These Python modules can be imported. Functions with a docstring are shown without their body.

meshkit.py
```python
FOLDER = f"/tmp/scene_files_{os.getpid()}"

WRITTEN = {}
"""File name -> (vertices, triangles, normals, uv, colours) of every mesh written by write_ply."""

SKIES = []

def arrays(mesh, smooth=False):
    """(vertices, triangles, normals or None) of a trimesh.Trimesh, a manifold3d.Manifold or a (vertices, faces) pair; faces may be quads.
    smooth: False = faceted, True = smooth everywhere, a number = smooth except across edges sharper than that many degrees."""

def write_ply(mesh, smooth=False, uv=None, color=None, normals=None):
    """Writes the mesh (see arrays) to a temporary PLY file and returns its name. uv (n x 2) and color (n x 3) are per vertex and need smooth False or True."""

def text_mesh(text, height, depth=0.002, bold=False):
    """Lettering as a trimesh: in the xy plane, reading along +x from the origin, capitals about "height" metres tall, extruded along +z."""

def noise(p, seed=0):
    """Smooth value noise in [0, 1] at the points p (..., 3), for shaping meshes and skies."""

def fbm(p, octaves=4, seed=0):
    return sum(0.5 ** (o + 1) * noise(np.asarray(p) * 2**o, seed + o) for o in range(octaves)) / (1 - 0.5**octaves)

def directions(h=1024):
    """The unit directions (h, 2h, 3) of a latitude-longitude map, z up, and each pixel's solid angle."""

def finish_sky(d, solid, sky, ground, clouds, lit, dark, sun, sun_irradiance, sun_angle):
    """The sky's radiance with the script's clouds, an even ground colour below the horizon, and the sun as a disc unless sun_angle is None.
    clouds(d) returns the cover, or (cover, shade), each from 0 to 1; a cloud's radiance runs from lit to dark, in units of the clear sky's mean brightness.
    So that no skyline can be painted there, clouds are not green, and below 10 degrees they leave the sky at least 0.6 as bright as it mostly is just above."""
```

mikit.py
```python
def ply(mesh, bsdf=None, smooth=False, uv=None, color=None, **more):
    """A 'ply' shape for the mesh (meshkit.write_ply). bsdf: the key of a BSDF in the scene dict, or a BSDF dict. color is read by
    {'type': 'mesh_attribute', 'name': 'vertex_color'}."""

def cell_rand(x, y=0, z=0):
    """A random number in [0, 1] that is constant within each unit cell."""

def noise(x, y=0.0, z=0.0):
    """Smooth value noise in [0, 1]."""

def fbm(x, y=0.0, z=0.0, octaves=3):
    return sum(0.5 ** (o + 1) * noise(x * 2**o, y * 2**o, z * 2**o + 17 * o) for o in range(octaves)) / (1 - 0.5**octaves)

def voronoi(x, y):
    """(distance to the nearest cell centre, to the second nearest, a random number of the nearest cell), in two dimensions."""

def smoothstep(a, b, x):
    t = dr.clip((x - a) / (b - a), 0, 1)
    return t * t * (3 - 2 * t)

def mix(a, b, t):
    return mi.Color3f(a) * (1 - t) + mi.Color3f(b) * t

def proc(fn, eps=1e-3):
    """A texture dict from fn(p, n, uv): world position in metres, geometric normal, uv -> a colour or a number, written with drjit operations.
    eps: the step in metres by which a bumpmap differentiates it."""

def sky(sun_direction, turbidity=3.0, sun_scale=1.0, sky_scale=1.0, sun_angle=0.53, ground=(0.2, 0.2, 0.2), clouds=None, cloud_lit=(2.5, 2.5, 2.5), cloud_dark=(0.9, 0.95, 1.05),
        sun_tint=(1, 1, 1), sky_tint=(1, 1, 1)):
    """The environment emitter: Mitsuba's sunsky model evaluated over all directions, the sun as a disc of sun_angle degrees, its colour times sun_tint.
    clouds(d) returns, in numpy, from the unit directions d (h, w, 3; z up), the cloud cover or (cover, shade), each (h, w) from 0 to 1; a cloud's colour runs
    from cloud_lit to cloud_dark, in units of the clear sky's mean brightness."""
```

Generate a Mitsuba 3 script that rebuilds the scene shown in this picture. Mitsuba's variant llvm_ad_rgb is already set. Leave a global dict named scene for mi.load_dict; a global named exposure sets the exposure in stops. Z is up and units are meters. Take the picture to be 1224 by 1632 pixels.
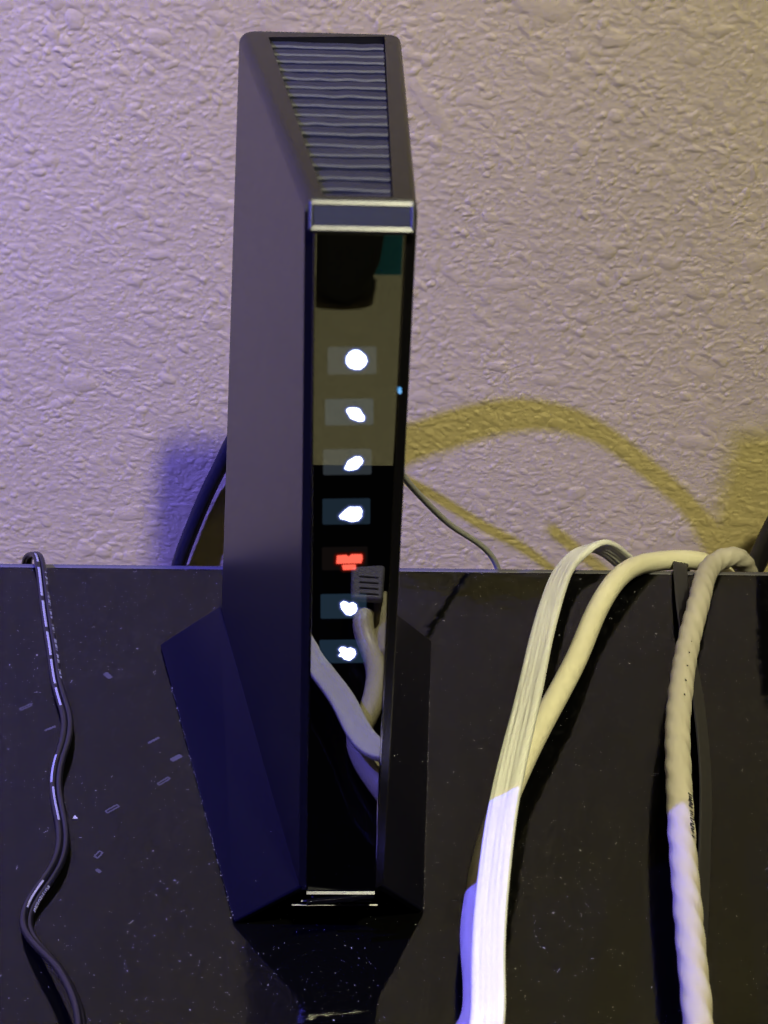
import math
import numpy as np
import trimesh
import manifold3d as m3
import mitsuba as mi
import drjit as dr
import mikit
import meshkit
from scipy.interpolate import make_interp_spline
from scipy.ndimage import gaussian_filter, map_coordinates
from shapely.geometry import Polygon

T = mi.ScalarTransform4f
scene, labels = {}, {}
rng = np.random.default_rng(11)
exposure = 0.0

# ------------------------------------------------------------------ camera
FPX, CX, CY, EYE = 2450.0, 612.0, 816.0, np.array([0.0, 0.0, 0.338])


def _basis():
    up = -np.array([(450 - CX) / FPX, -(4600 - CY) / FPX, -1.0])
    up /= np.linalg.norm(up)
    a, b = (np.array([(u - CX) / FPX, -(v - CY) / FPX, -1.0]) for u, v in ((20, 896), (1200, 909)))
    x = np.cross(np.cross(a, b), up)
    x *= np.sign(x[0]) / np.linalg.norm(x)
    return np.stack([x, np.cross(up, x), up])


ROT = _basis()
WALL_Y, EDGE_Y = 0.5284, 0.4834


def at(u, v, y=None, z=None):
    """The point of the place seen at pixel (u, v) of the photograph, at depth y or height z (metres)."""
    d = ROT @ np.array([(u - CX) / FPX, -(v - CY) / FPX, -1.0])
    return EYE + d * ((y - EYE[1]) / d[1] if z is None else (z - EYE[2]) / d[2])


fwd, upv = ROT @ np.array([0, 0, -1.0]), ROT @ np.array([0, 1.0, 0])
scene["camera"] = {"type": "thinlens", "fov": math.degrees(2 * math.atan(CX / FPX)), "fov_axis": "x",
                   "aperture_radius": 0.0009, "focus_distance": 0.50, "near_clip": 0.01, "far_clip": 20.0,
                   "to_world": T().look_at(origin=EYE.tolist(), target=(EYE + fwd).tolist(), up=upv.tolist())}

# ------------------------------------------------------------------ light
# one warm globe lamp up in front to the right, one small blue lamp up to the left; the rest is the dim room
WARM = np.array([0.275, -0.41, 1.65])
BLUE = np.array([-0.717, 0.0035, 0.910])
WARM_R, BLUE_R = 0.042, 0.014
scene["room_light"] = {"type": "constant", "radiance": {"type": "rgb", "value": [0.012, 0.011, 0.012]}}


def rgb(*c):
    return {"type": "rgb", "value": [float(x) for x in c]}


scene["lamp__bulb"] = {"type": "sphere", "center": WARM.tolist(), "radius": WARM_R, "bsdf": {"type": "diffuse", "reflectance": rgb(.5, .5, .5)},
                       "emitter": {"type": "area", "radiance": rgb(*(np.array([1.0, .95, .62]) * 2330)), "sampling_weight": 20.0}}
_aim = np.array([-0.15, 0.528, -0.09])
scene["blue_lamp__lens"] = {"type": "disk", "to_world": T().look_at(origin=BLUE.tolist(), target=_aim.tolist(), up=[0, 0, 1]) @ T().scale(BLUE_R),
                            "bsdf": {"type": "diffuse", "reflectance": rgb(.3, .3, .3)},
                            "emitter": {"type": "area", "radiance": rgb(*(np.array([.112, .100, 1.0]) * 36000)), "sampling_weight": 20.0}}


# ------------------------------------------------------------------ materials
def mat(key, d):
    scene["mat_" + key] = {"type": "twosided", "bsdf": d}
    return "mat_" + key


def plastic(key, color, alpha, ior=1.5):
    return mat(key, {"type": "roughplastic", "diffuse_reflectance": rgb(*color) if not isinstance(color, dict) else color,
                     "alpha": alpha, "int_ior": ior, "nonlinear": True, "distribution": "ggx"})


def wall_color(p, n, uv):
    a = mikit.fbm(p.x * 9, p.z * 9, 3.0)
    b = mikit.noise(p.x * 260, p.z * 260, 1.0)
    k = 0.93 + 0.10 * a + 0.05 * b
    return mi.Color3f(0.660, 0.572, 0.298) * k


def table_color(p, n, uv):
    a = mikit.fbm(p.x * 60, p.y * 60, 2.0)
    s = mikit.smoothstep(0.62, 0.80, mikit.fbm(p.x * 420 + 5, p.y * 250, 7.0))
    return mi.Color3f(0.0022, 0.0022, 0.0022) * (0.8 + 0.5 * a) + mi.Color3f(0.0045, 0.0045, 0.0045) * s * mikit.smoothstep(0.30, 0.42, p.y)


def table_relief(p, n, uv):
    far = mikit.smoothstep(0.30, 0.44, p.y)
    w = mikit.fbm(p.x * 75 + p.y * 20, p.y * 190, 1.0) * (0.35 + 0.65 * far)
    f = mikit.noise(p.x * 700, p.y * 900, 4.0) * 0.06
    return w + f


mat("wall", {"type": "roughplastic", "diffuse_reflectance": mikit.proc(wall_color), "alpha": 0.45, "int_ior": 1.42, "nonlinear": True})
scene["mat_table"] = {"type": "bumpmap", "arbitrary": mikit.proc(table_relief, 4e-4), "scale": 0.00018,
                      "bsdf": {"type": "roughplastic", "diffuse_reflectance": mikit.proc(table_color), "alpha": 0.007, "int_ior": 1.43, "nonlinear": True}}
plastic("table_edge", (.13, .125, .13), 0.2)
plastic("glint_reflector", (.003, .003, .003), 0.065)
plastic("shell", (.0075, .0070, .0090), 0.11, 1.35)
plastic("shell_gloss", (.013, .012, .013), 0.10)
mat("panel", {"type": "plastic", "diffuse_reflectance": rgb(.002, .002, .0022), "int_ior": 2.6, "nonlinear": True})
plastic("edge_gloss", (.03, .034, .04), 0.13)
plastic("trim", (.026, .030, .044), 0.50, 1.3)
plastic("slat", (.015, .020, .044), 0.27, 1.45)
plastic("recess", (.02, .022, .03), 0.3)
plastic("wing", (.0036, .0036, .0095), 0.08, 1.18)
plastic("white_cable", (.84, .84, .77), 0.16)
plastic("cream_cable", (.80, .77, .60), 0.13)
plastic("tan_cable", (.66, .62, .50), 0.22)
plastic("twin_cable", (.014, .013, .015), 0.07, 1.6)
plastic("black_ribbon", (.030, .029, .033), 0.26)
plastic("grey_cable", (.42, .42, .36), 0.14)
plastic("dark_cable", (.018, .017, .022), 0.22)
plastic("print_white", (.40, .40, .42), 0.3)
plastic("print_dark", (.03, .03, .025), 0.4)
plastic("dust", (.55, .54, .54), 0.5)
plastic("crumb", (.8, .78, .74), 0.5)
plastic("glue", (.085, .082, .092), 0.16)
plastic("carpet", (.42, .37, .27), 0.7)
plastic("beige_block", (.66, .63, .47), 0.7)
plastic("teal", (.03, .42, .62), 0.5)
plastic("bag", (.012, .012, .012), 0.5)
plastic("boot", (.24, .235, .28), 0.3)
plastic("lamp_metal", (.3, .3, .3), 0.2)


# ------------------------------------------------------------------ helpers
def put(key, mesh, m, smooth=30, **more):
    k, n = key, 0
    while k in scene:
        n += 1
        k = f"{key}_{n:03d}"
    scene[k] = mikit.ply(mesh, "mat_" + m, smooth=smooth, **more)
    return k


def tag(key, label=None, category=None, group=None, kind=None):
    labels[key] = {a: b for a, b in (("label", label), ("category", category), ("group", group), ("kind", kind)) if b}


def hull(points, r, seg=16):
    ball = m3.Manifold.sphere(r, seg)
    return m3.Manifold.batch_hull([ball.translate([float(c) for c in p]) for p in points])


def box_mesh(lo, hi, r=0.0):
    pts = [[x, y, z] for x in (lo[0] + r, hi[0] - r) for y in (lo[1] + r, hi[1] - r) for z in (lo[2] + r, hi[2] - r)]
    return hull(pts, r) if r else m3.Manifold.hull_points(np.array(pts))


def as_trimesh(m):
    if isinstance(m, trimesh.Trimesh):
        return m
    q = m.to_mesh()
    return trimesh.Trimesh(np.array(q.vert_properties[:, :3]), np.array(q.tri_verts), process=False)


def join(ms):
    return trimesh.util.concatenate([as_trimesh(m) for m in ms])


def curve(points, n):
    p = np.asarray(points, float)
    t = np.r_[0, np.cumsum(np.sqrt(np.linalg.norm(np.diff(p, axis=0), axis=1)))]
    q = make_interp_spline(t, p, k=3)(np.linspace(0, t[-1], n * 4))
    s = np.r_[0, np.cumsum(np.linalg.norm(np.diff(q, axis=0), axis=1))]
    u = np.linspace(0, s[-1], n)
    return np.stack([np.interp(u, s, q[:, k]) for k in range(p.shape[1])], 1), u


def sweep(path, profile, side, shape=None):
    """Sweeps a closed 2-D profile (n, 2) along the path; side: the direction of the profile's first axis; shape(i, profile): the profile at point i."""
    path = np.asarray(path)
    t = np.gradient(path, axis=0)
    t /= np.linalg.norm(t, axis=1, keepdims=True)
    side = np.broadcast_to(np.asarray(side, float), path.shape)
    s = side - (side * t).sum(1, keepdims=True) * t
    s /= np.linalg.norm(s, axis=1, keepdims=True)
    n = np.cross(s, t)
    m = len(profile)
    v = np.concatenate([path[i] + np.outer(pr[:, 0], s[i]) + np.outer(pr[:, 1], n[i])
                        for i in range(len(path)) for pr in [profile if shape is None else shape(i, profile)]])
    i, j = np.meshgrid(np.arange(len(path) - 1), np.arange(m), indexing="ij")
    a, b, c, d = i * m + j, i * m + (j + 1) % m, (i + 1) * m + (j + 1) % m, (i + 1) * m + j
    f = np.concatenate([np.stack([a, b, c], -1).reshape(-1, 3), np.stack([a, c, d], -1).reshape(-1, 3)])
    ends = [[0, k + 1, k] for k in range(1, m - 1)] + [[(len(path) - 1) * m + x for x in (0, k, k + 1)] for k in range(1, m - 1)]
    return trimesh.Trimesh(v, np.vstack([f, ends]), process=False), s, n


def ring(r, k=20):
    a = np.arange(k) * 2 * np.pi / k
    return np.stack([r * np.cos(a), r * np.sin(a)], 1)


def round_rect(w, h, r, k=5):
    out = []
    for cx, cy, a0 in ((1, 1, 0), (-1, 1, 90), (-1, -1, 180), (1, -1, 270)):
        for a in np.radians(np.linspace(a0, a0 + 90, k)):
            out.append((cx * (w / 2 - r) + r * math.cos(a), cy * (h / 2 - r) + r * math.sin(a)))
    return np.array(out)


# ------------------------------------------------------------------ the wall, the table, the floor
def make_wall():
    step = 0.00040
    fine_x, fine_z = np.arange(-0.215, 0.245, step), np.arange(-0.06, 0.335, step)
    xs = np.r_[np.linspace(-1.6, -0.235, 24), fine_x, np.linspace(0.265, 1.6, 24)]
    zs = np.r_[np.linspace(-0.74, -0.08, 12), fine_z, np.linspace(0.355, 1.7, 24)]
    rg = np.random.default_rng(4)
    nx_, nz_ = len(fine_x), len(fine_z)
    H = np.zeros((nz_, nx_))
    for count, r0, spread, tall in ((70000, .00040, .30, .30), (26000, .00070, .35, .27), (1600, .0016, .35, .14)):
        cx, cz = rg.uniform(0, nx_, count), rg.uniform(0, nz_, count)
        rr = r0 * np.exp(rg.normal(0, spread, count)) / step
        el = np.exp(np.abs(rg.normal(0, .42, count)))
        th = np.radians(rg.normal(-24, 22, count))
        for x, z, r, e, t, q in zip(cx, cz, rr, el, th, rg.uniform(.55, 1.0, count)):
            R = int(r * e * 1.1) + 2
            x0, x1, z0, z1 = max(int(x) - R, 0), min(int(x) + R + 1, nx_), max(int(z) - R, 0), min(int(z) + R + 1, nz_)
            if x1 <= x0 or z1 <= z0:
                continue
            dx, dz = np.arange(x0, x1)[None] - x, np.arange(z0, z1)[:, None] - z
            u, w = dx * math.cos(t) + dz * math.sin(t), -dx * math.sin(t) + dz * math.cos(t)
            d = 1 - (u / (r * e)) ** 2 - (w / (r * .95)) ** 2
            hh = np.where(d > 0, np.sqrt(np.maximum(d, 0)), 0) * min(r * step * tall * q, .00034)
            np.maximum(H[z0:z1, x0:x1], hh + .12 * H[z0:z1, x0:x1], out=H[z0:z1, x0:x1])
    gx, gz = np.meshgrid(np.arange(nx_) * step, np.arange(nz_) * step)
    warp = [(meshkit.fbm(np.stack([gx * 300, gz * 300, np.full_like(gx, k)], -1), 2, 20 + k) - .5) * .0011 / step for k in (1, 2)]
    H = map_coordinates(H, [np.arange(nz_)[:, None] + warp[0], np.arange(nx_)[None] + warp[1]], order=1, mode="nearest")
    H = gaussian_filter(H, .32)
    low = meshkit.fbm(np.stack([gx * 70, gz * 70, np.zeros_like(gx)], -1), 2, 9)
    H = H * (.66 + .70 * low) + 0.00011 * meshkit.fbm(np.stack([gx * 620, gz * 850, np.zeros_like(gx)], -1), 2, 12)
    X, Z = np.meshgrid(xs, zs)
    h = np.zeros_like(X)
    h[12:12 + nz_, 24:24 + nx_] = H
    Y = WALL_Y - h
    v = np.stack([X, Y, Z], -1).reshape(-1, 3)
    nx = len(xs)
    i, j = np.meshgrid(np.arange(len(zs) - 1), np.arange(nx - 1), indexing="ij")
    a = (i * nx + j).ravel()
    f = np.vstack([np.stack([a, a + 1, a + nx + 1], 1), np.stack([a, a + nx + 1, a + nx], 1)])
    return trimesh.Trimesh(v, f, process=False)


put("wall", make_wall(), "wall", smooth=True)
tag("wall", kind="structure", label="wall with a rough orange peel plaster texture behind the black table", category="wall")

# table: a glossy black top with a rounded rim along its far edge
TX0, TX1, TY0, TH = -0.75, 0.80, 0.030, 0.022
put("table", box_mesh((TX0, TY0, -TH), (TX1, EDGE_Y - 0.0033, 0.0)), "table", smooth=False)
rim_path = np.array([[TX0, EDGE_Y - 0.0016, -.0106], [TX1, EDGE_Y - 0.0016, -.0106]])
rim, _, _ = sweep(rim_path, round_rect(0.0032, 0.0208, 0.0012, 6), [0, 1, 0])
put("table__rim", rim, "table_edge")
for x in (TX0 + .02, TX1 - .06):
    put("table__side_panel", box_mesh((x, TY0 + .02, -.738), (x + .04, EDGE_Y - .03, -TH - .001)), "table_edge", smooth=False)
tag("table", "glossy black table top with scratches and dust in front of the textured wall", "table")
put("floor", box_mesh((-3, -5, -0.80), (3, 0.55, -0.74)), "carpet", smooth=False)
tag("floor", kind="structure", label="beige carpet floor below the table", category="floor")

# ------------------------------------------------------------------ the modem
YF = 0.2935                                   # the plane of its front
LIP_Y = 0.2972                                # where the sloped lip meets the top
ZT = at(570, 319, y=LIP_Y)[2]
ZL = 0.2155                                   # where the lip meets the front panel
ZB = 0.0240                                   # the underside of the tower


def xat(u, v, y):
    return at(u, v, y=y)[0]


y_back = at(500, 50, z=ZT)[1]
xbl_t, xbr_t = at(378, 54, z=ZT)[0], at(640, 58, z=ZT)[0]
xfl, xfr = xat(497, 600, YF), xat(637, 600, YF)
xbl_b = xat(350, 1000, y_back)


def tower_outline(w):
    """The tower's plan at w = 0 (underside) to 1 (top): corners with their fillets, counter-clockwise."""
    xb = xbl_b + (xbl_t - xbl_b) * w
    xr = 0.0262 + (xbr_t - 0.0262) * w
    fl, fr = np.array([xfl, YF + .0012]), np.array([xfr, YF + .0012])
    cl = np.array([xfl - 0.0019, YF + 0.0028])
    cr = np.array([xfr + 0.0023, YF + 0.0030])
    pts = [fl, fr, cr, np.array([xr, y_back]), np.array([xb, y_back]), cl]
    rad = [.0006, .0006, .0012, .0035, .0035, .0012]
    out = []
    for k, (p, r) in enumerate(zip(pts, rad)):
        a, b = pts[k - 1] - p, pts[(k + 1) % 6] - p
        la, lb = np.linalg.norm(a), np.linalg.norm(b)
        a, b = a / la, b / lb
        half = math.acos(np.clip(a @ b, -1, 1)) / 2
        d = min(r / math.tan(half), la * .45, lb * .45)
        s, e = p + a * d, p + b * d
        for t in np.linspace(0, 1, 7):
            out.append((1 - t) ** 2 * s + 2 * t * (1 - t) * p + t * t * e)
    return np.array(out)


def loft(layers):
    m = len(layers[0])
    v = np.vstack(layers)
    f = []
    for i in range(len(layers) - 1):
        j = np.arange(m)
        a, b = i * m + j, i * m + (j + 1) % m
        f += [np.stack([a, b, b + m], 1), np.stack([a, b + m, a + m], 1)]
    for base, flip in ((0, True), ((len(layers) - 1) * m, False)):
        ring2 = v[base:base + m, :2]
        _, tri = trimesh.creation.triangulate_polygon(Polygon(ring2), engine="earcut")
        f.append(tri[:, ::-1] + base if flip else tri + base)
    return trimesh.Trimesh(v, np.vstack(f), process=False)


def inset(o, left, right, front, back):
    """Moves an outline's sides inwards by the given distances."""
    c = o.copy()
    x0, x1, y0, y1 = o[:, 0].min(), o[:, 0].max(), o[:, 1].min(), o[:, 1].max()
    yy = (o[:, 1] - y0) / (y1 - y0)
    mid = ((xfl + xfr) / 2) * (1 - yy) + (xbl_t + xbr_t) / 2 * yy
    c[:, 0] += np.where(o[:, 0] < mid, left, -right)
    c[:, 1] += front * (1 - yy) - back * yy
    return c


def layer(o, z):
    return np.column_stack([o, np.full(len(o), z)])


def clip_front(o, z):
    """Above the panel the tower's front slopes back under the lip."""
    if z > ZL:
        y0 = YF + .0012 + (LIP_Y - YF) * (z - ZL) / (ZT - ZL)
        o = o.copy()
        o[:, 1] = np.maximum(o[:, 1], y0)
    return o


lay = []
for k in range(5):
    q = k / 4 * math.pi / 2
    lay.append(layer(inset(tower_outline(0), *(4 * [.0012 * (1 - math.sin(q))])), ZB + .0012 * (1 - math.cos(q))))
for w in (.15, .35, .55, .75, .88, .95):
    lay.append(layer(tower_outline(w), ZB + w * (ZT - ZB)))
zc = ZT - 0.0030
for k in range(8):
    q = k / 7 * math.pi / 2
    c, s = 1 - math.cos(q), math.sin(q)
    z = zc + .0030 * s
    o = inset(tower_outline((z - ZB) / (ZT - ZB)), .0026 * c, .0014 * c, 0, .0012 * c)
    lay.append(layer(clip_front(o, z), z))
tower = as_trimesh(loft(lay))
# the recess of the top grille
top_o = inset(tower_outline(1.0), .0026, .0014, 0, .0012)
gx = [at(515, 316, z=ZT), at(626, 314, z=ZT), at(613, 57, z=ZT), at(428, 58, z=ZT)]
g_lo = max(gx[0][1], gx[1][1], LIP_Y + .0012)
grille = np.array([[gx[0][0], g_lo], [gx[1][0], g_lo], [gx[2][0], gx[2][1] - .0006], [gx[3][0], gx[3][1] - .0006]])
cut = m3.Manifold.extrude(m3.CrossSection([grille.tolist()]), 0.02).translate([0, 0, ZT - 0.0032])
tw = m3.Manifold(m3.Mesh(np.asarray(trimesh.Trimesh(tower.vertices, tower.faces).vertices, np.float32), np.asarray(trimesh.Trimesh(tower.vertices, tower.faces).faces, np.uint32)))
body = tw - cut if not tw.is_empty() else tower
put("modem__housing", body, "shell", smooth=34)
M = "modem"
tag("modem", "slim black tower modem with white lights and one red light standing on the table", "modem")

# grille floor and slats
put("modem__top_grille", m3.Manifold.extrude(m3.CrossSection([grille.tolist()]).offset(-.0001, m3.JoinType.Miter), 0.0006).translate([0, 0, ZT - .0031]), "recess", smooth=False)
tag("modem__top_grille", "dark slatted vent in the top of the modem")
N_SLAT = 17
gy0, gy1 = grille[0, 1], grille[2, 1]
pitch = (gy1 - gy0) / N_SLAT
for k in range(N_SLAT):
    yc = gy0 + (k + .5) * pitch
    w = (yc - gy0) / (gy1 - gy0)
    xl, xr = grille[0, 0] + (grille[3, 0] - grille[0, 0]) * w + .0003, grille[1, 0] + (grille[2, 0] - grille[1, 0]) * w - .0003
    n = 26
    xs = np.linspace(xl, xr, n)
    wob = (meshkit.noise(np.stack([xs * 260, np.full(n, k * 3.1), np.zeros(n)], -1), 3) - .5)
    path = np.stack([xs, yc + wob * .00022, np.full(n, ZT - .0017 - .0004 * rng.random()) + wob * .0003], 1)
    prof = np.array([(-.46 * pitch, -.0012), (-.45 * pitch, .0001), (-.40 * pitch, .0006), (-.1 * pitch, .0010), (.12 * pitch, .0006), (.32 * pitch, -.0001), (.44 * pitch, -.0007), (.46 * pitch, -.0012)])
    sl, _, _ = sweep(path, prof[::-1] * [-1, 1], [0, -1, 0])
    if sl.volume < 0:
        sl.invert()
    put("modem__top_grille__slat", sl, "slat", smooth=28)

def facet_bar(p, q, elev, width, thick=.0005, azim=0.0):
    """A thin flat bar from p to q whose face looks forward and up at the given elevation (degrees)."""
    e = math.radians(elev)
    n, w = (np.array([-c * math.sin(math.radians(azim)), c * math.cos(math.radians(azim)), z]) for c, z in ((-math.cos(e), math.sin(e)), (math.sin(e), math.cos(e))))
    p, q = np.asarray(p, float), np.asarray(q, float)
    return m3.Manifold.hull_points(np.array([c + w * width * a - n * thick * d for c in (p, q) for a in (-.5, .5) for d in (0, 1)] +
                                            [c + w * width * a - n * thick * .35 for c in (p, q) for a in (-.62, .62)]))


# front panel, its sloped lip and the ridged chin
PB = at(543, 1423, y=YF)[2]
panel = hull([(x, YF + .0011, z) for x in (xfl + .0006, xfr - .0006) for z in (PB + .0006, ZL - .0006)], .0006, 20)
put("modem__front_panel", panel, "panel", smooth=40)
tag("modem__front_panel", "glossy black front panel mirroring the table and cables")
ld = np.array([0, LIP_Y - YF, ZT - ZL])
ld /= np.linalg.norm(ld)
ln = np.array([0, -ld[2], ld[1]])
a0, a1 = np.array([0, YF, ZL]) + ld * .0008, np.array([0, LIP_Y, ZT]) - ld * .0006
lip = hull([np.array([x, 0, 0]) + p - ln * .0008 for x in (xfl - .0004, xfr + .0012) for p in (a0, a1)], .0008, 20)
put("modem__trim_strip", lip, "trim", smooth=40)
lx0, lx1 = np.array([xfl - .0005, 0, 0]), np.array([xfr + .0013, 0, 0])
for p, q in ((lx0 + a0, lx0 + a1), (lx1 + a0, lx1 + a1)):
    put("modem__trim_strip__edge", hull([p - ln * .0003, q - ln * .0003], .00062, 24), "edge_gloss", smooth=True)
for p, q in ((lx0 + a0, lx1 + a0), (lx0 + a1, lx1 + a1)):
    put("modem__trim_strip__edge", facet_bar(p + ln * .00025, q + ln * .00025, 42.5, .0010, .0008), "edge_gloss", smooth=False)
tag("modem__trim_strip", "glossy grey strip along the front edge of the top")
put("modem__front_panel__edge", facet_bar((xfl + .0002, YF + .0001, PB - .0001), (xfr - .0002, YF + .0001, PB - .0001), 56, .0008, .0010), "edge_gloss", smooth=False)
put("modem__front_panel__edge", facet_bar((xfl + .0004, YF - .0027, PB - .0014), (xfr - .0003, YF - .0001, PB - .0014), 7.0, .0010, .0014, 8.6), "glint_reflector", smooth=False)  # added tilted reflector, aimed to throw the lamp into the table mirror
chin = hull([(xfl + .0004, YF + .0022, PB - .0004), (xfr - .0004, YF + .0022, PB - .0004), (xfl - .0020, YF + .0060, ZB - .0042), (xfr + .0008, YF + .0060, ZB - .0042),
             (xfl, YF + .0090, PB - .0004), (xfr, YF + .0090, PB - .0004)], .0006, 10)
put("modem__chin", chin, "shell_gloss", smooth=30)
for k, (u0, u1, v) in enumerate(((496, 580, 1431), (480, 592, 1437.5), (465, 602, 1444))):
    y = YF + .0016 + .0008 * k
    p0, p1 = at(u0, v + 1.5, y=y), at(u1, v - 5, y=y)
    p1[2] = p0[2] = (p0[2] + p1[2]) / 2
    put("modem__chin__ridge", facet_bar(p0, p1, 56, .00040, .0006), "edge_gloss", smooth=False)

PF = YF + .0005

# indicator windows and their lit icons, flush on the panel
def plate(px, y_front, thick, rounding=0.0, grow=0.0):
    q = np.array([at(u, v, y=PF) for u, v in px])[:, [0, 2]]
    c = m3.CrossSection([q.tolist()])
    if c.area() < 1e-12:
        c = m3.CrossSection([q[::-1].tolist()])
    if rounding:
        c = c.offset(rounding, m3.JoinType.Round, 2, 24).offset(-2 * rounding, m3.JoinType.Round, 2, 24).offset(rounding, m3.JoinType.Round, 2, 24)
    if grow:
        c = c.offset(grow, m3.JoinType.Round, 2, 24)
    e = m3.Manifold.extrude(c, thick)                        # x, z, depth
    return e.rotate([90, 0, 0]).translate([0, y_front + thick, 0])


def oval(cx, cy, a, b, n=28):
    t = np.arange(n) * 2 * np.pi / n
    return [(cx + a * math.cos(x), cy + b * math.sin(x)) for x in t]


windows = [((522, 600), (553, 597)), ((518, 595), (636, 678)), ((515, 592), (716, 757)), ((514, 590), (795, 836)),
           ((513, 586), (872, 909)), ((511, 584), (947, 986)), ((509, 583), (1020, 1057))]
icons = [
    [[(557, 562), (563, 558), (571, 558), (577, 562), (583, 568), (585, 576), (581, 583), (574, 588), (565, 588), (557, 585), (552, 578), (552, 569)]],
    [[(552, 654), (556, 650), (567, 650), (573, 652), (577, 659), (581, 664), (580, 670), (573, 671), (566, 669), (559, 666)]],
    [[(549, 747), (555, 735), (561, 731), (566, 728), (574, 728), (578, 733), (577, 738), (573, 742), (570, 746), (564, 748), (556, 749)]],
    [[(541, 822), (549, 814), (557, 808), (574, 808), (577, 814), (576, 823), (571, 829), (560, 831), (551, 828), (543, 826)]],
    [[(536, 898), (537, 885), (552, 884), (556, 887), (560, 883), (577, 883), (578, 889), (576, 897)], [(545, 900), (567, 899), (567, 907), (547, 908)]],
    [[(543, 961), (548, 958), (553, 960), (556, 962), (562, 960), (567, 963), (569, 970), (566, 976), (559, 980), (552, 979), (548, 974), (544, 969)]],
    [[(540, 1035), (544, 1031), (549, 1031), (554, 1034), (558, 1032), (565, 1035), (567, 1041), (564, 1047), (557, 1052), (549, 1050), (545, 1046), (539, 1045), (544, 1040)]],
]
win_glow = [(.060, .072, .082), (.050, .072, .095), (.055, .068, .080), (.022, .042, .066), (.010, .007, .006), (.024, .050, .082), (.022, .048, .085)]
win_names = ["power", "", "", "", "red", "", ""]
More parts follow.
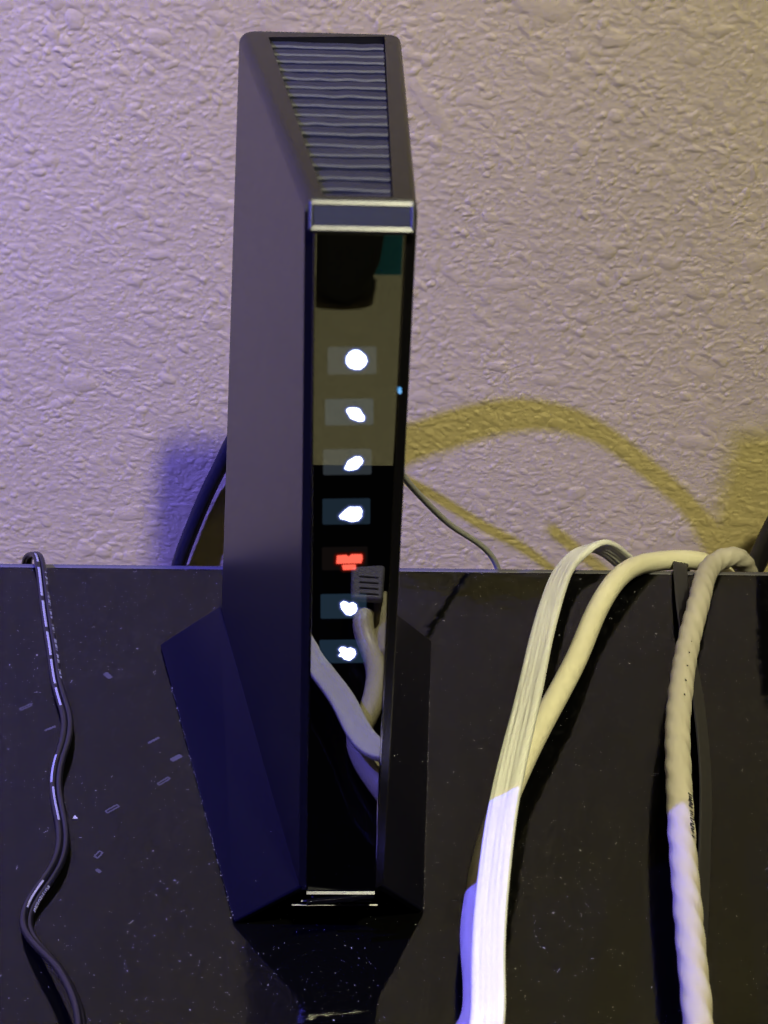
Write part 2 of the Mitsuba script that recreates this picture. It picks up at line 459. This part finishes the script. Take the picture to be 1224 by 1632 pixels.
for (xs_, ys_), ic, glow, wn in zip(windows, icons, win_glow, win_names):
    (u0, u1), (v0, v1) = xs_, ys_
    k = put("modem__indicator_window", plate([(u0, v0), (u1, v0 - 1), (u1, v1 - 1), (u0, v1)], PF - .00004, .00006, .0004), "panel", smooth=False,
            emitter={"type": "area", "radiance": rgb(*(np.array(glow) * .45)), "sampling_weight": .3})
    red = wn == "red"
    if red:
        tag(k, "dark indicator window with red lettering lit in it")
    for poly in ic:  # two dim emissive plates round each icon paint its soft glow
        put(k + "__painted_halo", plate(poly, PF - .00006, .00005, .00025, .00075), "panel", smooth=False,
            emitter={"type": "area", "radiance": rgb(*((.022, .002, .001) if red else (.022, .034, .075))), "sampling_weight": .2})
        put(k + "__painted_glow", plate(poly, PF - .00009, .00006, .00025, .00030), "panel", smooth=False,
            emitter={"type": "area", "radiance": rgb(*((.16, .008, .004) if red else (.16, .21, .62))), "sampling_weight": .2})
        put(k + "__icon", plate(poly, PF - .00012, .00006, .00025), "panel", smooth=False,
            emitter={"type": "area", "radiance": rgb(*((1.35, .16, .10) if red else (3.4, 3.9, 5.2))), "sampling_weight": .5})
put("modem__painted_glint", plate(oval(637, 622, 3.2, 3.6, 12), YF - .0002, .0012), "panel", smooth=False, emitter={"type": "area", "radiance": rgb(.12, .42, .85), "sampling_weight": .3})  # emissive disc painting a blue glint on the rounded edge
tag("modem__painted_glint", "tiny glowing disc painting a blue glint at the right edge of the front")
dot = plate(oval(568.5, 576, 1.9, 1.9, 10), PF - .00015, .00006)
put("modem__indicator_window__icon_dot", dot, "shell", smooth=False)

# the splayed stand: two wings
def wing(back_out, front_out, front_in, back_in, r=.0007):
    top = [np.array(p, float) for p in (back_out, front_out, front_in, back_in)]
    n = np.cross(top[1] - top[0], top[3] - top[0])
    n *= -np.sign(n[2]) / np.linalg.norm(n)
    low = [p + n * .0012 for p in top]
    for p in low[:2]:
        p[2] = r + .0001
    return hull(top + low, r, 14)


WL = [at(259, 1029, z=.0012), at(376, 1466, z=.0012), [xfl - .0012, YF + .0040, .0232], [xbl_b + .0005, y_back - .002, .0290]]
WR = [at(684, 1023, z=.0012), at(671, 1449, z=.0012), [xfr + .0016, YF + .0040, .0238], [.0258, y_back - .002, .0290]]
put("modem__stand_wing", wing(*WL), "wing", smooth=30)
put("modem__stand_wing", wing(*WR), "wing", smooth=30)
core = hull([(xfl + .002, YF + .011, .018), (xfr - .002, YF + .011, .018), (xbl_b + .004, y_back - .006, .018), (.022, y_back - .006, .018),
             (xfl + .001, YF + .009, ZB + .002), (xfr - .001, YF + .009, ZB + .002), (xbl_b + .003, y_back - .005, ZB + .004), (.023, y_back - .005, ZB + .004)], .001, 10)
put("modem__stand_core", core, "wing", smooth=30)

# rear sockets that the cables plug into
sockets = [(0.004, .136), (-.006, .112), (0.006, .084), (0.006, .060)]
for sx, sz in sockets:
    put("modem__socket", box_mesh((sx - .005, y_back - .001, sz - .005), (sx + .005, y_back + .006, sz + .005), .0008), "shell", smooth=30)


# ------------------------------------------------------------------ cables
def below(pts):
    """A run of cable with a tail added that hangs down behind the table."""
    p = np.asarray(pts, float)
    return [p[0] - [0, 0, .16], p[0] - [0, 0, .08], *p]


def mirrored(u, v, z):
    """The point at height z that the modem's front mirrors at pixel (u, v)."""
    p = at(u, v, z=z)
    return np.array([p[0], 2 * YF - p[1], z])


def cable(key, pts, r, m, n=160, k=18, shape=None):
    path, s = curve(pts, n)
    mesh, _, _ = sweep(path, ring(r, k), np.array([1.0, .15, 0.05]), shape)
    put(key, mesh, m, smooth=True)
    return path, s


# flat white cable: over the far edge, high along the table, out of the frame and round in front of the modem
flat_px = [(1010, 925, None, .512), (992, 893, None, .503), (950, 870, None, .490), (914, 890, None, .4800), (885, 940, .016, None), (862, 1020, .026, None), (845, 1098, .036, None), (828, 1168, .043, None),
           (812, 1236, .046, None), (798, 1310, .047, None), (789, 1380, .046, None), (782, 1450, .044, None), (778, 1540, .040, None), (776, 1632, .035, None)]
flat_pts = below([at(u, v, y=y, z=z) for u, v, z, y in flat_px])
last = flat_pts[-1]
flat_pts += [[.0385, .236, .026], mirrored(607, 1200, .017), mirrored(550, 1125, .013), mirrored(495, 1050, .010), [-.030, .105, .006], [-.075, .08, .005], [-.15, .07, .005]]
path, s_len = curve(flat_pts, 260)
tilt = np.interp(np.linspace(0, 1, len(path)), [0, .12, .22, .5, .62, .72, 1], np.radians([8, 12, 19, 20, 18, 8, 0]))
side = np.stack([np.cos(tilt), .1 * np.ones_like(tilt), np.sin(tilt)], 1)
turn = np.linspace(0, 1, len(path))
w_turn = np.clip((turn - .66) / .14, 0, 1)[:, None]
side = side * (1 - w_turn) + np.array([.62, -.78, 0.0]) * w_turn
base_prof = round_rect(.0086, .0026, .0011, 6)
dens = []
for i in range(len(base_prof)):
    a, b = base_prof[i], base_prof[(i + 1) % len(base_prof)]
    m_ = 26 if np.linalg.norm(b - a) > .003 else 1
    dens += [a + (b - a) * t / m_ for t in range(m_)]
dens = np.array(dens)


def ribs(i, pr):
    q = pr.copy()
    flatpart = np.abs(np.abs(q[:, 1]) - .0013) < 1e-5
    wobble = meshkit.noise(np.stack([q[:, 0] * 900, np.full(len(q), s_len[i] * 55), np.zeros(len(q))], -1), 5) - .5
    q[:, 1] += np.where(flatpart, np.sign(q[:, 1]) * wobble * .00030 + np.where(flatpart, np.sign(q[:, 1]) * .00006 * np.cos(q[:, 0] * 2 * np.pi / .00135 + 2.2 * (meshkit.noise(np.array([[s_len[i] * 40, 0, 0]]), 8)[0] - .5)), 0), 0)
    return q


flat_mesh, _, _ = sweep(path, dens, side, ribs)
put("flat_cable", flat_mesh, "white_cable", smooth=40)
tag("flat_cable", "flat white ribbed cable arching over the table edge, nearest the modem", "cable")

# round cream cable that runs under the flat one
round_px = [(1165, 940, None, .515), (1140, 905, None, .505), (1105, 893, None, .4965), (1045, 895, None, .4870), (990, 917, .0085, None), (949, 978, .0095, None), (923, 1040, .011, None), (890, 1105, .012, None),
            (860, 1160, .0125, None), (832, 1216, .013, None), (808, 1270, .0125, None), (786, 1325, .012, None), (770, 1385, .012, None), (760, 1440, .012, None), (756, 1510, .012, None), (754, 1632, .012, None)]
rp = below([at(u, v, y=y, z=z) for u, v, z, y in round_px])
rp += [[.0345, .252, .008]] + [mirrored(*q) for q in ((605, 1252, .0050), (576, 1205, .0045), (572, 1172, .0045), (589, 1138, .0045), (600, 1100, .0045), (601, 1068, .0045), (588, 1030, .006), (580, 1000, .009), (582, 980, .011))]
cable("cream_cable", rp, .0039, "cream_cable", 220, 20)
tag("cream_cable", "smooth round cream cable crossing under the flat white cable", "cable")
ends = [mirrored(u, v, z) for u, v in ((566, 955), (606, 957), (566, 912), (610, 910)) for z in (.008, .017)]
put("cream_cable__plug", hull(ends, .0015, 12), "boot", smooth=40)
for k in range(4):
    a, b = mirrored(575, 948 - 9 * k, .0187), mirrored(604, 950 - 9 * k, .0187)
    put("cream_cable__plug__groove", hull([a, b], .00035, 8), "print_dark", smooth=40)

# tan cable whose twisted pairs show through the jacket
tan_px = [(1198, 960, None, .512), (1193, 915, None, .503), (1172, 888, None, .4925), (1140, 897, None, .4850), (1116, 950, .012, None), (1098, 1020, .014, None), (1086, 1090, .0175, None), (1080, 1160, .0190, None),
          (1081, 1230, .0196, None), (1085, 1310, .0196, None), (1091, 1390, .0192, None), (1097, 1460, .0185, None), (1104, 1540, .0175, None), (1110, 1600, .0165, None), (1113, 1650, .0155, None), (1118, 1760, .013, None)]
tp = below([at(u, v, y=y, z=z) for u, v, z, y in tan_px]) + [[.085, .185, .008], [.050, .150, .0045]] + [mirrored(*q) for q in ((622, 1050, .0045), (613, 1000, .0045), (610, 960, .0045))]
tpath, ts = curve(tp, 640)


def twist(i, pr):
    a = np.arctan2(pr[:, 1], pr[:, 0])
    b = .00015 * np.cos(4 * a - ts[i] * 2 * np.pi / .0098) + .00006 * np.cos(2 * a - ts[i] * 2 * np.pi / .0140)
    return pr * (1 + b / .0040)[:, None]


tan_mesh, tan_s, tan_n = sweep(tpath, ring(.0040, 28), np.array([1.0, .15, .05]), twist)
put("tan_cable", tan_mesh, "tan_cable", smooth=True)
tag("tan_cable", "thick tan cable with twisted bumps and small printing, rightmost of the pale cables", "cable")


# small printing and dots along the tan cable, laid on its jacket
def on_tube(pathp, s_, n_, i, ang, r):
    d = s_[i] * math.cos(ang) + n_[i] * math.sin(ang)
    return pathp[i] + d * r, d


def marks_on(pathp, s_, n_, idx, ang, r, along, across, rg):
    out = []
    t = np.gradient(pathp, axis=0)
    for i in idx:
        c, d = on_tube(pathp, s_, n_, i, ang, r)
        tt = t[i] / np.linalg.norm(t[i])
        e = np.cross(d, tt)
        l, w = along * rg.uniform(.5, 1.1), across * rg.uniform(.6, 1.1)
        skew = rg.uniform(-.5, .5)
        corners = [c + tt * (x * l + skew * y * w) + e * y * w for x, y in ((-.5, -.5), (.5, -.5), (.5, .5), (-.5, .5))]
        out.append(m3.Manifold.hull_points(np.array([q + d * h for q in corners for h in (-.0001, .00012)])))
    return join(out)


def index_near(pathp, pts):
    """Indices along the path nearest to the given heights in the picture."""
    rel = (pathp - EYE) @ ROT
    vv = CY - rel[:, 1] / rel[:, 2] * -FPX * -1
    vv = CY + rel[:, 1] / rel[:, 2] * FPX
    return vv


tv = np.where(tpath[:, 2] < .005, 1e9, index_near(tpath, None))
up_ang = math.pi / 2 * (1 if tan_n[200][2] > 0 else -1)
sgn = 1 if tan_s[200][0] > 0 else -1
ang_r = math.atan2(math.sin(up_ang) * .72, sgn * .70)
idx = [int(np.argmin(np.abs(tv - q))) for q in np.linspace(1276, 1342, 16)]
put("tan_cable__printing", marks_on(tpath, tan_s, tan_n, idx, ang_r, .00412, .0005, .0017, rng), "print_dark", smooth=False)
tag("tan_cable__printing", "tiny dark printing along the jacket", kind="stuff")
idx = [int(np.argmin(np.abs(tv - q))) for q in (1036, 1056, 1077, 1099, 1122)]
put("tan_cable__dots", marks_on(tpath, tan_s, tan_n, idx, math.atan2(math.sin(up_ang) * .9, sgn * .35), .00412, .0007, .0006, rng), "print_dark", smooth=False)
tag("tan_cable__dots", "small dark dots in a row", kind="stuff")

# flat black ribbon behind the tan cable
rib_px = [(1092, 960, None, .505), (1087, 905, None, .494), (1084, 899, None, .4868), (1085, 925, .0020, None), (1089, 975, .003, None), (1098, 1035, .004, None), (1110, 1100, .005, None), (1119, 1170, .005, None),
          (1124, 1240, .004, None), (1124, 1310, .004, None), (1121, 1400, .004, None), (1117, 1480, .004, None), (1111, 1560, .004, None), (1104, 1632, .004, None), (1096, 1750, .004, None)]
bp, _ = curve(below([at(u, v, y=y, z=z) for u, v, z, y in rib_px]), 160)
btilt = np.interp(np.linspace(0, 1, 160), [0, .2, .45, .6, .8, 1], np.radians([2, 0, -14, -34, -46, -40]))
rib, _, _ = sweep(bp, round_rect(.0058, .0011, .0005, 4), np.stack([np.cos(btilt), 0 * btilt, np.sin(btilt)], 1))
put("black_ribbon_cable", rib, "black_ribbon", smooth=40)
tag("black_ribbon_cable", "flat black ribbon cable running down behind the tan cable", "cable")

# black two-wire cord at the left
cord_px = [(44, 925, None, .500), (43, 898, None, .4935), (47, 886, None, .4895), (57, 884, None, .4850), (64, 900, .0042, None), (70, 948, .0028, None), (77, 1000, .0022, None), (84, 1045, .0020, None), (90, 1085, .0020, None), (100, 1120, .0022, None),
           (107, 1150, .0030, None), (103, 1185, .0036, None), (94, 1215, .0032, None), (89, 1250, .0024, None), (94, 1290, .0022, None), (100, 1330, .0024, None), (94, 1370, .0030, None), (74, 1405, .0030, None),
           (52, 1437, .0024, None), (42, 1470, .0022, None), (58, 1505, .0050, None), (90, 1540, .0098, None), (112, 1575, .0140, None), (125, 1610, .0180, None), (130, 1650, .0215, None), (128, 1740, .026, None)]
cp, cs = curve([at(u, v, y=y, z=z) for u, v, z, y in cord_px], 420)
roll = np.interp(np.linspace(0, 1, 420), [0, .1, .35, .5, .62, .74, .82, 1], np.radians([-15, -15, -20, 10, -12, -40, -62, -62]))
tz = np.gradient(cp, axis=0)
tz /= np.linalg.norm(tz, axis=1, keepdims=True)
flat_side = np.cross(tz, [0, 0, 1.0])
flat_side /= np.linalg.norm(flat_side, axis=1, keepdims=True)
flat_side *= np.sign(flat_side[200, 0])
up_side = np.cross(flat_side, tz)
up_side *= np.sign(up_side[200, 2])
csd = flat_side * np.cos(roll)[:, None] + up_side * np.sin(roll)[:, None]
for sg in (-1, 1):
    st_, _, _ = sweep(cp + csd * sg * .00098, ring(.00108, 16), csd)
    put("twin_cable__strand", st_, "twin_cable", smooth=True)
tag("twin_cable", "thin black two wire cord with a dashed white stripe winding down at the left", "cable")
cv = index_near(cp, None)
nrm = np.cross(csd, tz)
nrm *= np.sign(nrm[200, 2])
st_path, st_nrm = cp - csd * .00098, np.cross(csd, tz)
st_nrm *= np.sign(st_nrm[200, 2])


def stripe(i0, i1, a0, a1, r):
    """A thin painted strip lying on the left strand between two points of its length."""
    g, rows = np.linspace(a0, a1, 6), range(i0, i1 + 1)
    rim_ = [[st_path[i] + (-csd[i] * math.sin(a) + st_nrm[i] * math.cos(a)) * q for q, gg in ((r, g), (r - .00012, g[::-1])) for a in gg] for i in rows]
    v = np.array(rim_).reshape(-1, 3)
    m = 12
    i, j = np.meshgrid(np.arange(len(rim_) - 1), np.arange(m), indexing="ij")
    a, b, c, d = i * m + j, i * m + (j + 1) % m, (i + 1) * m + (j + 1) % m, (i + 1) * m + j
    f = np.concatenate([np.stack([a, b, c], -1).reshape(-1, 3), np.stack([a, c, d], -1).reshape(-1, 3)])
    caps = [[0, k + 1, k] for k in range(1, m - 1)] + [[(len(rim_) - 1) * m + x for x in (0, k, k + 1)] for k in range(1, m - 1)]
    return trimesh.Trimesh(v, np.vstack([f, caps]), process=False)


for v0, v1, a0, a1 in ((886, 899, -.45, .35), (908, 954, -.40, .45), (962, 1003, -.40, .45), (1010, 1048, -.35, .45), (1054, 1093, -.25, .5), (1100, 1128, -.1, .6), (1206, 1248, -.1, .6), (1257, 1310, -.55, .1), (1408, 1452, -.35, .2)):
    i0, i1 = sorted((int(np.argmin(np.abs(cv[40:] - v0))) + 40, int(np.argmin(np.abs(cv[40:] - v1))) + 40))
    put("twin_cable__stripe", stripe(i0, max(i1, i0 + 1), a0, a1, .00112), "print_white", smooth=40)
spots = [q for a, b in ((905, 935), (948, 968), (975, 990), (1000, 1012), (1022, 1040), (1046, 1060), (1070, 1084), (1412, 1452)) for q in np.arange(a, b, 2.6)]
pr_path = cp + csd * .00098
put("twin_cable__printing", marks_on(pr_path, csd, nrm, [int(np.argmin(np.abs(cv - q))) for q in spots], math.radians(68), .00110, .00040, .0009, rng), "print_white", smooth=False)
tag("twin_cable__printing", "tiny pale printing along one strand", kind="stuff")

# thin grey cable dropping behind the table from the modem's back
gp = [[.006, y_back + .005, .080], [.013, .440, .085], at(625, 733, y=.455), at(645, 762, y=.462), at(682, 803, y=.474), at(720, 838, y=.484), at(757, 862, y=.492), at(780, 882, y=.496), at(793, 905, y=.498), at(800, 950, y=.5)]
gp += [gp[-1] - [0, 0, .12]]
cable("grey_cable", gp, .0012, "grey_cable", 90, 14)
tag("grey_cable", "thin grey cable sloping from behind the modem down past the table edge", "cable")

# thick dark cable to the left of the tower, going down behind the table
dp = [[-.002, .516, -.04], [-.006, .517, .015], [-.016, .513, .052], at(379, 690, y=.519), at(354, 737, y=.5205), at(335, 775, y=.5215), at(316, 818, y=.522), at(299, 860, y=.522), at(285, 900, y=.522), at(272, 950, y=.522), at(255, 1010, y=.522)]
dp += [dp[-1] - [.01, 0, .12]]
cable("dark_cable", dp, .0030, "dark_cable", 100, 18)
tag("dark_cable", "thick dark cable leaning from behind the left of the modem to the table edge", "cable")

# black cable at the right border, behind the table
kp = below([at(1190, 930, y=.505), at(1204, 900, y=.505), at(1220, 868, y=.503), at(1240, 828, y=.500), at(1275, 765, y=.492), at(1330, 690, y=.48)])
cable("black_cable", kp, .0042, "dark_cable", 60, 18)
tag("black_cable", "black cable leaning against the right border behind the table edge", "cable")


# cables behind the tower, in the path of the blue lamp; only their shadows show on the wall
def before_wall(u, v, g):
    W = at(u, v, y=WALL_Y)
    return W + (BLUE - W) * g / (WALL_Y - BLUE[1])


loop_ = [[.006, y_back + .005, .136], [.010, y_back + .009, .137]] + [before_wall(*q).tolist() for q in (
    (1140, 880, .098), (1110, 825, .092), (1050, 765, .082), (960, 695, .064), (900, 670, .053), (840, 662, .045), (760, 674, .040),
    (690, 696, .038), (640, 714, .037), (600, 740, .034), (570, 790, .027), (555, 860, .020), (550, 950, .015))]
cable("coaxial_cable", loop_, .0036, "dark_cable", 120, 16)
tag("coaxial_cable", "dark cable looping behind the modem, its curved shadow on the wall", "cable")
loop2 = [[-.010, .510, -.04], [-.014, .509, .0], [-.018, .505, .040]] + [before_wall(*q).tolist() for q in (
    (580, 732, .030), (645, 765, .034), (700, 796, .039), (780, 845, .043), (860, 893, .048))] + [[.024, .452, .057], [.008, y_back + .005, .060]]
cable("power_cord", loop2, .0019, "dark_cable", 60, 14)
loop3 = [before_wall(*q).tolist() for q in ((882, 848, .052), (905, 866, .056), (935, 890, .062), (975, 925, .068), (1010, 970, .074))] + [[.016, .436, .020]]
cable("loose_lead", loop3, .0024, "dark_cable", 40, 14)
tag("loose_lead", "short loose cable end behind the modem, its shadow on the wall above the white cable", "cable")
tag("power_cord", "thin dark cord behind the modem, casting a straight shadow on the wall", "cord")

# ------------------------------------------------------------------ small things on the table
def fleck(c, size, rg, thick=.00006):
    n = int(rg.integers(4, 7))
    a = np.sort(rg.uniform(0, 2 * np.pi, n))
    r = size * rg.uniform(.45, 1, n)
    th = rg.uniform(0, np.pi)
    st_ = rg.uniform(.3, 1)
    x, y = r * np.cos(a), r * np.sin(a) * st_
    p = np.stack([c[0] + x * math.cos(th) - y * math.sin(th), c[1] + x * math.sin(th) + y * math.cos(th)], 1)
    return m3.Manifold.hull_points(np.vstack([np.column_stack([p, np.full(n, c[2] - .00002)]), np.column_stack([p, np.full(n, c[2] + thick)])]))


dust = []
while len(dust) < 3200:
    x, y = rng.uniform(-.14, .20), rng.uniform(.26, .481)
    if meshkit.fbm(np.array([[x * 28, y * 28, 3.0]]), 2, 5)[0] < rng.uniform(.25, .75):
        continue
    dust.append(fleck((x, y, 0), rng.choice([.00012, .0002, .0003, .0005], p=[.64, .25, .09, .02]), rng))
for _ in range(80):                                                  # hair-fine scuffs
    x, y, a, l = rng.uniform(-.14, .20), rng.uniform(.27, .48), rng.normal(.6, .5), rng.uniform(.0006, .0018)
    d = np.array([math.cos(a), math.sin(a)]) * l / 2
    e = np.array([-d[1], d[0]]) / l * 2 * .00005
    c = np.array([x, y])
    dust.append(m3.Manifold.hull_points(np.array([[*(c + sx * d + sy * e), z] for sx in (-1, 1) for sy in (-1, 1) for z in (-.00002, .00004)])))
put("dust", join(dust), "dust", smooth=False)
tag("dust", "pale specks of dust and lint scattered over the black table", "dust", kind="stuff")


def residue(u, v, l, w, ang, fill):
    c = at(u, v, z=0)
    a = np.radians(ang)
    o = m3.CrossSection.square([l, w], True).offset(.0003, m3.JoinType.Round, 2, 12)
    if not fill:
        o = o - m3.CrossSection.square([l - .0004, w - .0004], True)
    return m3.Manifold.extrude(o, .00012).rotate([0, 0, float(np.degrees(a))]).translate([float(c[0]), float(c[1]), -.00004])


for u, v, l, w, a, fl in ((41, 1127, .0040, .0008, 38, False), (172, 1077, .0030, .0012, -50, True), (281, 1208, .0034, .0012, 40, True), (261, 1245, .0042, .0009, 45, False), (179, 1289, .0042, .0010, 42, False),
                          (157, 1362, .0024, .0012, 60, False), (80, 1161, .0034, .0003, 35, True), (157, 1388, .0014, .0005, -40, True), (245, 1180, .0040, .0003, 40, True)):
    put("table__glue_mark", residue(u, v, l, w, a, fl), "glue", smooth=False)
cr = at(120, 1303, z=0)
put("crumb", m3.Manifold.hull_points(np.array([[cr[0] - .0008, cr[1] - .0006, 0], [cr[0] + .0009, cr[1] - .0003, 0], [cr[0] - .0004, cr[1] + .0009, 0], [cr[0], cr[1], .0010]])), "crumb", smooth=False)
tag("crumb", "tiny white crumb on the table just right of the black cord", "crumb")

# chips of dust along the edges of the stand
lint = []
for W_, out in ((WL, -1), (WR, 1)):
    a, b, c_, d_ = (np.array(p, float) for p in W_)
    for _ in range(110):
        t = rng.uniform(.12, 1) ** .8
        c = a + (b - a) * t
        lint.append(fleck((c[0] + out * .0007 + rng.normal(0, .00018), c[1] + rng.normal(0, .0003), c[2] + .00045), rng.choice([.00014, .00022, .00036], p=[.6, .3, .1]), rng, .00012))
    n = np.cross(b - a, d_ - a)
    n *= np.sign(n[2]) / np.linalg.norm(n)
    for _ in range(16):
        t, q = rng.uniform(.1, .95), rng.uniform(.1, .85)
        c = (a + (b - a) * t) * (1 - q) + (d_ + (c_ - d_) * t) * q + n * .00072
        lint.append(m3.Manifold.sphere(float(rng.choice([.00010, .00015, .00026], p=[.6, .3, .1])), 6).translate([float(x) for x in c]))
put("modem__lint", join(lint), "dust", smooth=False)
tag("modem__lint", "specks of lint along the edges of the stand", kind="stuff")

# what the glossy front mirrors: things before the table, outside the frame
put("added_block", box_mesh((-1.0, -2.2, -.74), (1.0, -.16, -.28), .04), "beige_block", smooth=40)  # raised block added nearer the lamp, for a brighter mirrored floor
tag("added_block", "plain beige block added to lighten the reflection in the middle of the modem front", "added_block")


def mirrored_at(u, v, y):
    """As mirrored(), at depth y."""
    p = at(u, v, y=2 * YF - y)
    return np.array([p[0], y, p[2]])


put("black_bag", hull([mirrored_at(u, v, y) for u, v in ((514, 330), (602, 330), (513, 440), (524, 455), (546, 463), (570, 446), (587, 412)) for y in (-.72, -.76)], .012, 24), "bag", smooth=40)
tag("black_bag", "rounded black bag mirrored at the top of the modem front", "bag")
put("teal_cloth", hull([mirrored_at(u, v, y) for u, v in ((590, 340), (690, 340), (590, 466), (690, 464)) for y in (-.80, -.86)], .010, 16), "teal", smooth=40)
tag("teal_cloth", "folded teal cloth mirrored at the upper right of the modem front", "cloth")

# the two lamps' bodies
put("lamp__socket", hull([WARM + [0, 0, .035], WARM + [0, 0, .09]], .014, 20), "lamp_metal", smooth=40)
put("lamp__flex", hull([WARM + [0, 0, .09], WARM + [0, 0, 1.0]], .003, 10), "dark_cable", smooth=40)
tag("lamp", "warm globe lamp hanging in front of the table", "lamp")
dirb = (_aim - BLUE) / np.linalg.norm(_aim - BLUE)
put("blue_lamp__case", hull([BLUE - dirb * .018, BLUE - dirb * .05], .0165, 24), "lamp_metal", smooth=40)
rot_ = trimesh.geometry.align_vectors([0, 0, 1], dirb)
added_snoot = trimesh.creation.annulus(r_min=.0208, r_max=.0223, height=.068, sections=40)  # unseen tube added to narrow the blue beam
added_snoot.apply_transform(rot_)
added_snoot.apply_translation(BLUE + dirb * .0335)
put("blue_lamp__added_snoot", added_snoot, "dark_cable", smooth=40)
tag("blue_lamp", "small blue lamp up to the left of the table", "lamp")
